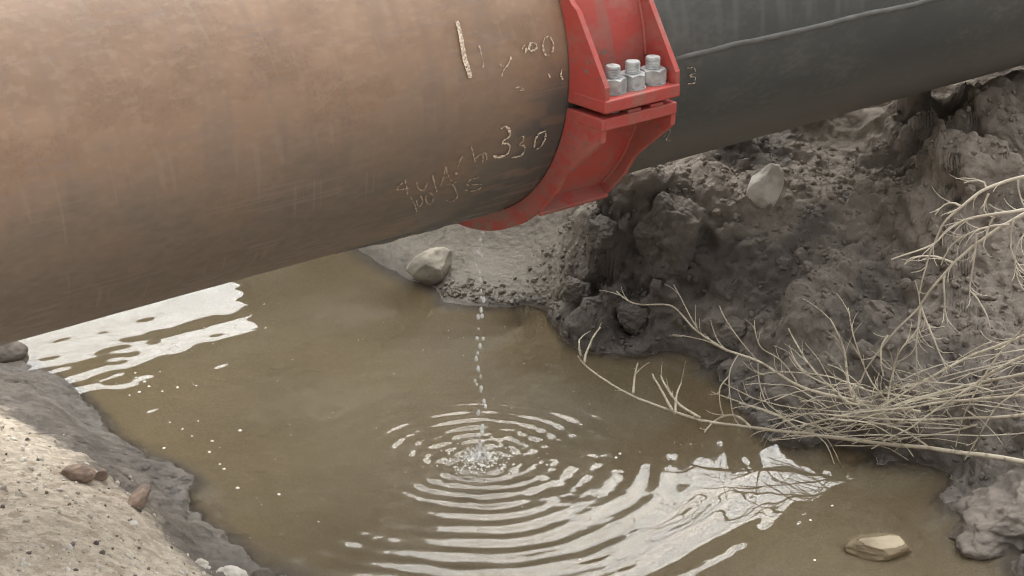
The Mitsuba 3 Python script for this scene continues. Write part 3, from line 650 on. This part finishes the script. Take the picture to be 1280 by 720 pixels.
def stroke(pts, px, lift=0.0006, seed=0, gaps=0.0):
    """a hand drawn chalk stroke lying on the pipe: (along, angle) points, width in thousandths of a metre"""
    pts = np.asarray(pts, float)
    q = np.column_stack([pts[:, 0], np.radians(pts[:, 1]) * R])
    t = np.r_[0, np.cumsum(np.linalg.norm(np.diff(q, axis=0), axis=1))]
    keep = np.r_[True, np.diff(t) > 1e-6]
    q, t = q[keep], t[keep]
    u = np.linspace(0, t[-1], max(8, int(t[-1] / 0.0009)))
    p = np.column_stack([PchipInterpolator(t, q[:, k])(u) for k in (0, 1)])
    d = np.gradient(p, axis=0)
    d /= np.linalg.norm(d, axis=1, keepdims=True) + 1e-12
    nn = np.column_stack([-d[:, 1], d[:, 0]])
    w = px * 0.0017 * (0.55 + 0.9 * meshkit.noise(np.column_stack([u * (160 if px < 5 else 25), u * 0 + seed, u * 0])))
    w *= np.clip(np.minimum(np.arange(len(u)), np.arange(len(u))[::-1]) / 2.0 + 0.35, 0, 1)
    L, Rr = p + nn * w[:, None] / 2, p - nn * w[:, None] / 2

    def up(a):
        th = a[:, 1] / R
        rad = R + 0.0028 + lift
        return np.column_stack([a[:, 0], -rad * np.cos(th), rad * np.sin(th)])

    K = max(3, int(px * 0.0017 / 0.0013))
    v = np.concatenate([up(L + (Rr - L) * j / K) for j in range(K + 1)])
    n = len(u)
    f = []
    q_ = np.concatenate([L + (Rr - L) * (j + 0.5) / K for j in range(K)])
    dust = meshkit.fbm(np.column_stack([q_ * 330, np.full(len(q_), seed * 3.0)]), 2, 7).reshape(K, n)
    for j in range(K):
        for i in range(n - 1):
            if dust[j, i] < 0.24 + gaps * 0.45 + (0.10 if j in (0, K - 1) else 0) - (0.14 if px > 5 else 0):
                continue
            a, b = j * n + i, (j + 1) * n + i
            f += [[a, b, b + 1], [a, b + 1, a + 1]]
    return trimesh.Trimesh(v, f, process=False) if f else None


for k, (w, pts) in enumerate(CHALK):
    faint = w < 1.75
    m = stroke(pts, w, seed=k, gaps=0.34 if faint else 0.2)
    if m is not None:
        entry('chalk_mark', to_world(m), 'mat_faint_chalk' if faint else 'mat_chalk', left, smooth=True)
for k, (w, pts) in enumerate(CHALK_RIGHT):
    entry('chalk_mark', to_world(stroke(pts, w, seed=50 + k, gaps=0.3)), 'mat_faint_chalk', right, smooth=True)

# ---------------------------------------------------------------- the red repair clamp
def extrude(poly, s0, s1, bevel=0.0):
    """a plate in the pipe's cross-section plane: polygon coordinates are (distance towards the viewer, height)"""
    polys = getattr(poly, 'geoms', [poly])
    out = []
    for g in polys:
        m = trimesh.creation.extrude_polygon(g, s1 - s0, engine='earcut')
        v = np.array(m.vertices)
        m.vertices = np.column_stack([v[:, 2] + s0, -v[:, 0], v[:, 1]])
        m.fix_normals()
        out.append(m)
    return cat(out)


def arc(r, a0, a1, n=90):
    t = np.radians(np.linspace(a0, a1, n))
    return np.column_stack([r * np.cos(t), r * np.sin(t)])


def sector(r0, r1, a0, a1):
    return Polygon(np.vstack([arc(r1, a0, a1), arc(r0, a0, a1)[::-1]]))


def mirror(poly):
    from shapely import affinity
    return unary_union([poly, affinity.scale(poly, -1, 1, origin=(0, 0))])


ZU0, ZU1, ZL0, ZL1, OUT = -0.048, -0.021, -0.085, -0.060, 0.470
bore = Point(0, 0).buffer(R + 0.003, 64)
lug_u = Polygon([(0.25, ZU0 + 0.001), (OUT - 0.001, ZU0 + 0.001), (OUT - 0.001, 0.004), (0.383, 0.138), (0.366, 0.150), (0.3, 0.24), (0.2, 0.2)])
upper_half = sbox(-1, ZU0 + 0.001, 1, 1)
gus_u = mirror(unary_union([sector(R + 0.002, 0.385, -20, 92), lug_u])).intersection(upper_half).difference(bore)
lug_l = Polygon([(0.25, ZL1 - 0.001), (OUT - 0.008, ZL1 - 0.001), (OUT - 0.010, -0.108), (0.344, -0.208), (0.322, -0.250), (0.2, -0.3)])
lower_half = sbox(-1, -1, 1, ZL1 - 0.001)
gus_l = mirror(unary_union([sector(R + 0.002, 0.405, -92, 2), lug_l])).intersection(lower_half).difference(bore)
clamp = thing('pipe_clamp', 'red painted steel repair clamp bolted around the joint of the two pipes', 'clamp')
PT = 0.012


def plate_mesh(poly, s0, s1):
    return to_world(extrude(poly, s0, s1))


# the right-hand lower plate and the full-width band stop at the bottom rib; below it only a narrow strap goes round
belly = Polygon(np.vstack([[(0, 0)], arc(2.0, -129, -51)]))
gus_r = gus_l.difference(belly)
entry('upper_side_plate', plate_mesh(gus_u, S0, S0 + PT), 'mat_red', clamp, smooth=25)
entry('upper_side_plate', plate_mesh(gus_u, S0 + CW - PT, S0 + CW), 'mat_red', clamp, smooth=25)
entry('lower_side_plate', plate_mesh(gus_l, S0, S0 + PT), 'mat_red', clamp, smooth=25)
for g in getattr(gus_r, 'geoms', [gus_r]):
    entry('lower_side_plate', plate_mesh(g, S0 + CW - PT, S0 + CW), 'mat_red', clamp, smooth=25)
band_u = sector(R + 0.004, R + 0.020, -7.0, 187.0).intersection(sbox(-1, ZU1 + 0.001, 1, 1))
band_l = sector(R + 0.004, R + 0.020, -174, -6).intersection(sbox(-1, -1, 1, ZL0 - 0.001))
entry('upper_band', plate_mesh(band_u, S0 + PT - 0.002, S0 + CW - PT + 0.002), 'mat_red', clamp, smooth=25)
entry('bottom_strap', plate_mesh(sector(R + 0.004, R + 0.014, -130, -50), S0 + PT - 0.002, S0 + 0.075), 'mat_red', clamp, smooth=25)
band_l = band_l.difference(belly)
for g in getattr(band_l, 'geoms', [band_l]):
    entry('lower_band', plate_mesh(g, S0 + PT - 0.002, S0 + CW - PT + 0.002), 'mat_red', clamp, smooth=25)


def bead(path, r, seed):
    m, _ = tube(path, r, r, 7, 0.006, jitter=r * 0.8, seed=seed)
    return to_world(m)


for s in (S0 + PT + 0.001, S0 + CW - PT - 0.001):
    t_ = np.radians(np.linspace(3, 80, 60))
    entry('weld_bead', bead(np.column_stack([t_ * 0 + s, -(R + 0.021) * np.cos(t_), (R + 0.021) * np.sin(t_)]), 0.0045, 3), 'mat_red', clamp, smooth=True)
    t_ = np.radians(np.linspace(-46, -14, 40))
    entry('weld_bead', bead(np.column_stack([t_ * 0 + s, -(R + 0.021) * np.cos(t_), (R + 0.021) * np.sin(t_)]), 0.0045, 4), 'mat_red', clamp, smooth=True)


def rounded_box(x0, x1, y0, y1, z0, z1, r=0.004):
    import manifold3d as m3
    sp = m3.Manifold.sphere(r, 12)
    pts = [sp.translate((x, y, z)) for x in (x0 + r, x1 - r) for y in (y0 + r, y1 - r) for z in (z0 + r, z1 - r)]
    m = m3.Manifold.batch_hull(pts).to_mesh()
    return trimesh.Trimesh(m.vert_properties[:, :3], m.tri_verts, process=False)


for sgn in (1, -1):
    lo, hi = (R + 0.012, OUT + 0.002)
    y0, y1 = (-hi, -lo) if sgn == 1 else (lo, hi)
    entry('upper_flange', to_world(rounded_box(S0 - 0.001, S0 + CW + 0.001, y0, y1, ZU0, ZU1, 0.0045)), 'mat_red', clamp, smooth=40)
    y0, y1 = (-hi + 0.008, -lo) if sgn == 1 else (lo, hi - 0.008)
    entry('lower_flange', to_world(rounded_box(S0 - 0.001, S0 + CW + 0.001, y0, y1, ZL0, ZL1, 0.0035)), 'mat_red', clamp, smooth=40)
    # spacer tabs left between the flanges
    if sgn == 1:
        for s in (0.070, 0.130):
            entry('spacer_tab', to_world(rounded_box(S0 + s, S0 + s + 0.034, y0 + 0.004, y0 + 0.06, ZL1 - 0.002, ZL1 + 0.006, 0.0015)), 'mat_red', clamp, smooth=40)
# drain bar along the bottom of the lower half, on the viewer's side
a_ = math.radians(-49.5)
bar = rounded_box(S0 + 0.006, S0 + CW - 0.004, -0.024, 0.020, -0.006, 0.006, 0.003)
bar.apply_transform(trimesh.transformations.rotation_matrix(a_ + math.pi / 2, [1, 0, 0]))
bar.apply_translation([0, -(R + 0.028) * math.cos(a_), (R + 0.028) * math.sin(a_)])
entry('bottom_rib', to_world(bar), 'mat_red', clamp, smooth=40)


def hex_nut(af, h, ch=0.003):
    import manifold3d as m3
    prism = m3.Manifold.cylinder(h, af / math.sqrt(3), af / math.sqrt(3), 6)
    cone = m3.Manifold.revolve(m3.CrossSection([[(0, 0), (af * 0.52, 0), (af * 0.585, ch), (af * 0.585, h - ch), (af * 0.50, h), (0, h)]]), 48)
    m = (prism ^ cone).to_mesh()
    return trimesh.Trimesh(m.vert_properties[:, :3], m.tri_verts, process=False)


def stud_mesh(r, z0, z1):
    prof = [(0, z0)]
    z, k = z0, 0
    while z < z1 - 0.006:
        prof += [(r, z), (r - 0.0011, z + 0.0014), (r - 0.0011, z + 0.0018), (r, z + 0.003)]
        z += 0.0032
    prof += [(r, z1 - 0.004), (r * 0.93, z1 - 0.001), (r * 0.85, z1), (0, z1)]
    return trimesh.creation.revolve(prof, sections=28)


for sgn in (1, -1):
    for k, ds in enumerate((0.052, 0.104, 0.158)):
        y = -sgn * 0.432
        st_ = entry('bolt', to_world(moved(stud_mesh(0.0150, ZL0 - 0.003, ZU1 + 0.054), [S0 + ds, y, 0])), 'mat_zinc', clamp, smooth=35)
        b = st_[len(clamp) + 2:]
        for nm, z in (('nut', ZU1 + 0.0032),):
            m = hex_nut(0.048, 0.027)
            m.apply_transform(trimesh.transformations.rotation_matrix(0.35 + 0.5 * k, [0, 0, 1]))
            entry(nm, to_world(moved(m, [S0 + ds, y, z])), 'mat_zinc', clamp + '__' + b, smooth=20)
        w_ = trimesh.creation.annulus(0.0150, 0.0275, 0.003, sections=40)
        entry('washer', to_world(moved(w_, [S0 + ds, y, ZU1 + 0.0017])), 'mat_zinc', clamp + '__' + b, smooth=30)

# ---------------------------------------------------------------- a wider pipe lying beyond the trench: seen only in the water's reflection
P2D, P2Z, P2R = 5.41, 1.25, 0.55
c2 = cylinder(np.arange(-2.6, 12, 0.5), P2R)
c2b = cylinder(np.arange(-2.6, 12, 0.5), P2R - 0.02)
c2b.invert()
c2 = cat([c2, c2b])
c2.apply_translation([0, P2D - PIPE_D, P2Z - PIPE_Z])
single('wide_pipe', to_world(c2), 'mat_grey_pipe', 'wide grey pipe lying on the far side of the trench, mirrored in the pool', 'pipe', smooth=50)

# ---------------------------------------------------------------- stones
def place_rock(name, size, seed, xyz, mat, label, category, group=None, yaw=None, sub=4, cuts=7, rough=0.1, tilt=None, freq=1.6):
    m = rock(size, seed, sub=sub, cuts=cuts, rough=rough, yaw=yaw, freq=freq)
    if tilt is not None:
        m.apply_transform(trimesh.transformations.rotation_matrix(tilt[0], tilt[1]))
    return single(name, moved(m, xyz), mat, label, category, group, smooth=28)


WHITE = None
for y in np.arange(4.2, 5.2, 0.01):          # where the rock stands: on the rise of the bank below the grey pipe
    x = 0.1425 * y
    if WHITE is None and gh(x, y) > 2 - y * 0.3605:
        WHITE = (x, y + 0.02, gh(x, y) + 0.035)
WHITE = WHITE or (0.66, 4.65, 0.36)
print('WHITE', WHITE)
place_rock('stone', (0.074, 0.06, 0.05), 12, (-0.228, 4.95, 0.048), 'mat_stone_tan', 'pale tan boulder lying alone on the silty spit under the pipe', 'stone', yaw=0.35, rough=0.08, cuts=9, tilt=(-0.35, [0, 1, 0]))
place_rock('stone', (0.046, 0.040, 0.078), 23, (*WHITE,), 'mat_stone_pale', 'pale upright rock standing out of the mud below the grey pipe', 'stone', yaw=0.4, rough=0.16, cuts=9, tilt=(0.28, [0, 1, 0]))
sm_ = rock((0.080, 0.050, 0.034), 38, sub=5, cuts=6, rough=0.14, yaw=0.12, freq=1.8)
sm_.apply_translation([0.785, 3.485, -0.027])
single('stone', sm_, 'mat_stone_wet', 'rounded tan stone half sunk in the shallow water at the lower right', 'stone', smooth=28)
place_rock('earth_clod', (0.185, 0.15, 0.100), 44, (1.09, 3.56, -0.005), 'mat_clod_dark', 'big dark block of mud at the waterline in the lower right corner', 'clod of earth', yaw=0.3, rough=0.27, cuts=16, sub=5, freq=2.7)
place_rock('brick_piece', (0.04, 0.028, 0.02), 51, (-0.880, 3.385, gh(-0.88, 3.385) + 0.006), 'mat_brick', 'dark brown lump of broken brick on the sandy left bank', 'brick piece', yaw=0.1, rough=0.25, cuts=12)
place_rock('brick_piece', (0.018, 0.014, 0.012), 52, (-0.838, 3.412, gh(-0.838, 3.412) + 0.010), 'mat_brick', 'small orange chip of brick with a white edge on the left bank', 'brick piece')
place_rock('brick_piece', (0.022, 0.05, 0.02), 53, (-0.755, 3.355, gh(-0.755, 3.355) + 0.010), 'mat_brick', 'long pinkish piece of brick at the edge of the sandy bank', 'brick piece', yaw=-0.2, rough=0.25, cuts=12)
for k, (x, y, r, lab) in enumerate([(-1.042, 3.521, 0.010, 'small white pebble near the left edge, farthest up the sandy bank'), (-0.992, 3.398, 0.009, 'white pebble on the dry sand left of the brown brick lump'),
                                    (-0.74, 3.224, 0.012, 'bright white pebble just below the pinkish brick piece'), (-0.609, 3.199, 0.020, 'rounded pale grey pebble in wet sand near the bottom edge'),
                                    (-0.553, 3.211, 0.040, 'white stone cut by the bottom edge of the left bank')]):
    place_rock('pebble' if r < 0.03 else 'stone', (r, r * 0.7, r * 0.5), 60 + k, (x, y, gh(x, y) + r * 0.12), 'mat_stone_pale', lab, 'pebble' if r < 0.03 else 'stone', sub=4, rough=0.2, cuts=10)
place_rock('stone', (0.034, 0.028, 0.024), 67, (-0.497, 3.27, gh(-0.497, 3.27) + 0.008), 'mat_clod_dark', 'dark wet stone beside the white stone at the bottom edge', 'stone')
place_rock('earth_clod', (0.05, 0.04, 0.03), 68, (-1.30, 4.44, gh(-1.30, 4.44) + 0.012), 'mat_clod_dark', 'black lump of mud at the far left under the brown pipe', 'clod of earth')

place_rock('earth_clod', (0.095, 0.075, 0.125), 77, (0.425, 4.595, 0.265), 'mat_soil', 'large cracked block of tan earth standing at the edge of the broken bank', 'clod of earth', yaw=0.2, rough=0.34, cuts=6, sub=5, freq=2.2, tilt=(0.12, [0, 1, 0]))
for k, (x, y, z_, r, lab) in enumerate([(0.315, 4.53, 0.075, 0.055, 'dark wet lump of mud at the foot of the broken bank'), (0.17, 4.64, 0.10, 0.050, 'dark lump of mud leaning on the left end of the broken bank face'),
                                   (0.235, 4.62, 0.27, 0.055, 'dark lump of mud high on the broken bank face, just below the clamp'), (0.57, 4.42, 0.075, 0.055, 'reddish brown clod above the waterline left of the dry shrub')]):
    place_rock('earth_clod', (r, r * 0.8, r * 0.85), 120 + k, (x, y, z_), 'mat_soil', lab, 'clod of earth', rough=0.26, cuts=10, sub=5, freq=2.4)
# clods broken from the right bank
cr = np.random.default_rng(17)
count = 0
while count < 80:
    x, y = cr.uniform(0.3, 1.35), cr.uniform(3.75, 4.85)
    z = gh(x, y)
    if z < 0.02 or (x - 0.62) ** 2 + (y - 4.36) ** 2 < 0.006:
        continue
    r = 0.007 + 0.03 * cr.random() ** 3
    m = rock((r, r * cr.uniform(0.7, 1), r * cr.uniform(0.55, 0.85)), 200 + count, sub=3 if r > 0.014 else 2, cuts=6, rough=0.3, freq=2.4)
    dryness = cr.random() < 0.45 and z > 0.2
    single('earth_clod', moved(m, [x, y, z - 0.1 * r]), 'mat_soil',
           'small crumbled clod lying loose on the right bank', 'clod of earth', 'small clods on the right bank', smooth=30)
    count += 1

# grit and pebbles nobody could count
def scatter(n, where, rmin, rmax, seed):
    r_ = np.random.default_rng(seed)
    base = [rock((1, 0.8, 0.6), 900 + k, sub=1, cuts=4, rough=0.15) for k in range(6)]
    out = []
    while len(out) < n:
        x, y = where(r_)
        z = gh(x, y)
        if z < 0.004:
            continue
        r = rmin + (rmax - rmin) * r_.random() ** 4
        m = base[r_.integers(6)].copy()
        m.apply_scale(r)
        m.apply_transform(trimesh.transformations.random_rotation_matrix(r_.random(3)))
        m.apply_translation([x, y, z + 0.25 * r])
        out.append(m)
    return cat(out)


def on_left(r_):
    while True:
        x, y = r_.uniform(-1.25, -0.4), r_.uniform(2.8, 3.7)
        if (x + 0.835) * 0.73 + (y - 3.41) * 0.684 < r_.normal(0, 0.06):
            return x, y


single('sand_grit', scatter(900, on_left, 0.0015, 0.008, 5), 'mat_stone_pale', 'loose pale grit strewn over the dry sand of the left bank', 'grit', kind='stuff')
single('dark_grit', scatter(260, on_left, 0.0015, 0.007, 6), 'mat_clod_dark', 'dark crumbs of soil strewn over the left bank', 'grit', kind='stuff')
single('shore_gravel', scatter(900, lambda r_: ((lambda t: (-0.28 + 0.75 * t + r_.normal(0, 0.03), 4.86 - 0.28 * t + abs(r_.normal(0, 0.035))))(r_.random())), 0.002, 0.010, 7), 'mat_soil', 'dark gravel along the waterline below the cliff', 'gravel', kind='stuff')
single('bank_crumbs', scatter(4500, lambda r_: (r_.uniform(0.05, 1.4), r_.uniform(3.7, 4.95)), 0.0015, 0.013, 8), 'mat_soil', 'loose crumbs of dry soil over the right bank', 'crumbs', kind='stuff')

# ---------------------------------------------------------------- dead branches
br = np.random.default_rng(3)


def side_twigs(p, n, lmin, lmax, r, rs):
    out = []
    for _ in range(n):
        i = int(rs.integers(len(p) // 5, len(p) - 1))
        d = p[min(i + 2, len(p) - 1)] - p[max(i - 2, 0)]
        d /= np.linalg.norm(d) + 1e-9
        o = rs.normal(size=3)
        o -= d * (o @ d)
        o /= np.linalg.norm(o)
        L = rs.uniform(lmin, lmax)
        o2 = o * 0.7 + np.array([0, 0, 0.25])
        pts = [p[i], p[i] + L * 0.5 * (d * 0.75 + o2 * 0.6), p[i] + L * (d * 0.7 + o2 * 0.9)]
        m, _p = tube(pts, r, r * 0.45, 5, 0.008, jitter=0.006, seed=int(rs.integers(99)))
        out.append(m)
    return out


def stems(root, lines, r0, r1, mat, ntw, lmin=0.03, lmax=0.09, jitter=0.012, main=3):
    for k, l in enumerate(lines):
        big = k < main
        a, b = (r0, r1) if big else (r0 * 0.62, r1 * 0.9)
        m, p = tube(l, a, b, 7 if big else 5, 0.01, jitter=jitter, seed=k + 1)
        tw = side_twigs(p, ntw if len(p) > 14 else ntw // 3, lmin, lmax, b * 0.85, br)
        entry('stem' if big else 'twig', cat([m] + tw), mat, root, smooth=True)


lb = thing('dead_branch', 'long bare pale branch reaching low over the water from the right bank', 'branch')
stems(lb, BRANCH['long'], 0.0062, 0.0020, 'mat_straw', 3, 0.02, 0.06, main=1)
sh = thing('dead_shrub', 'tangled straw coloured dry shrub at the waterline of the right bank', 'shrub')
stems(sh, BRANCH['shrub'], 0.0043, 0.0014, 'mat_straw', 8, main=8)
stems(sh, BRANCH['twigs'], 0.0030, 0.0013, 'mat_twig', 3, 0.02, 0.05, main=0)
ab = thing('dead_branch', 'pale arching branches hanging in from the right edge over the bank', 'branch')
stems(ab, BRANCH['arch'], 0.0048, 0.0015, 'mat_twig', 8, 0.03, 0.08, main=3)
more = []
for k in range(16):
    x1, z1 = br.uniform(0.55, 0.95), br.uniform(0.02, 0.12)
    p1 = np.array([x1, 3.92 - 0.06 * br.random() + 0.05 * (0.8 - x1), z1])
    p0 = np.array([br.uniform(1.02, 1.30), br.uniform(3.64, 3.84), br.uniform(0.03, 0.34)])
    pm = (p0 + p1) / 2 + np.array([0, 0, br.uniform(-0.01, 0.07)])
    more.append([p0, pm, p1])
stems(sh, more, 0.0034, 0.0012, 'mat_twig', 6, main=0)
# the fine dry wisps in the heart of the shrub
wisps = []
for k in range(60):
    s = np.array([br.normal(0.86, 0.13), br.normal(3.88, 0.05), br.uniform(0.03, 0.16)])
    d = np.array([br.normal(0.0, 1.0), br.normal(0, 0.35), br.normal(0.15, 0.35)])
    d /= np.linalg.norm(d)
    L = br.uniform(0.06, 0.22)
    m, _ = tube([s, s + d * L * 0.5 + [0, 0, 0.01], s + d * L + [0, 0, -0.02]], 0.0014, 0.0008, 4, 0.02, jitter=0.02, seed=k)
    wisps.append(m)
entry('dry_wisps', cat(wisps), 'mat_straw', sh, smooth=True)
labels[sh + '__dry_wisps'] = {'kind': 'stuff'}

# ---------------------------------------------------------------- falling drops, the splash, foam
dg = np.random.default_rng(29)


def drop(r, stretch):
    m = trimesh.creation.icosphere(2)
    v = np.array(m.vertices) * [r, r, r * stretch]
    return trimesh.Trimesh(v, m.faces, process=False)


zs, z = [], 0.60
while z > 0.05:
    zs.append(z)
    z -= dg.uniform(0.005, 0.024)
for k, z in enumerate(zs):
    w = 0.004 + 0.009 * (0.6 - z)
    x, y = C0[0] + 0.004 + dg.normal(0, w), C0[1] + dg.normal(0, w)
    r = dg.uniform(0.0022, 0.0048)
    single('falling_drop', moved(drop(r, dg.uniform(1.3, 2.2)), [x, y, z]), 'mat_drop', 'water drop painted white for its glint, falling in the drip from the red clamp', 'water drop', 'drops of the drip', smooth=True)
spl = thing('splash', 'small frothing splash where the drip strikes the pool', 'splash')
beads = []
for k in range(130):
    a, rad = dg.uniform(0, 6.28), abs(dg.normal(0, 0.030))
    beads.append(moved(drop(dg.uniform(0.0012, 0.0045), dg.uniform(0.8, 1.8)), [C0[0] + rad * math.cos(a), C0[1] + rad * math.sin(a), dg.uniform(0.002, 0.05) * math.exp(-rad / 0.03)]))
entry('beads', cat(beads), 'mat_water', spl, smooth=True)
labels[spl + '__beads'] = {'kind': 'stuff'}
fo = []
for k in range(260):
    a, rad = dg.uniform(0, 6.28), abs(dg.normal(0, 0.045))
    m = drop(dg.uniform(0.0012, 0.0035), 0.6)
    fo.append(moved(m, [C0[0] + rad * math.cos(a), C0[1] + rad * math.sin(a), 0.001]))
entry('froth', cat(fo), 'mat_foam', spl, smooth=True)
labels[spl + '__froth'] = {'kind': 'stuff'}
specks = []
for x, y in FOAM:
    specks.append(moved(drop(dg.uniform(0.002, 0.0045), 0.45), [x, y, 0.0008]))
for k in range(90):
    x, y = dg.uniform(-1.0, 0.4), dg.uniform(3.4, 4.7)
    specks.append(moved(drop(dg.uniform(0.0008, 0.0018), 0.5), [x, y, 0.0006]))
single('foam_specks', cat(specks), 'mat_foam', 'tiny white foam specks floating on the brown water', 'foam', smooth=True, kind='stuff')
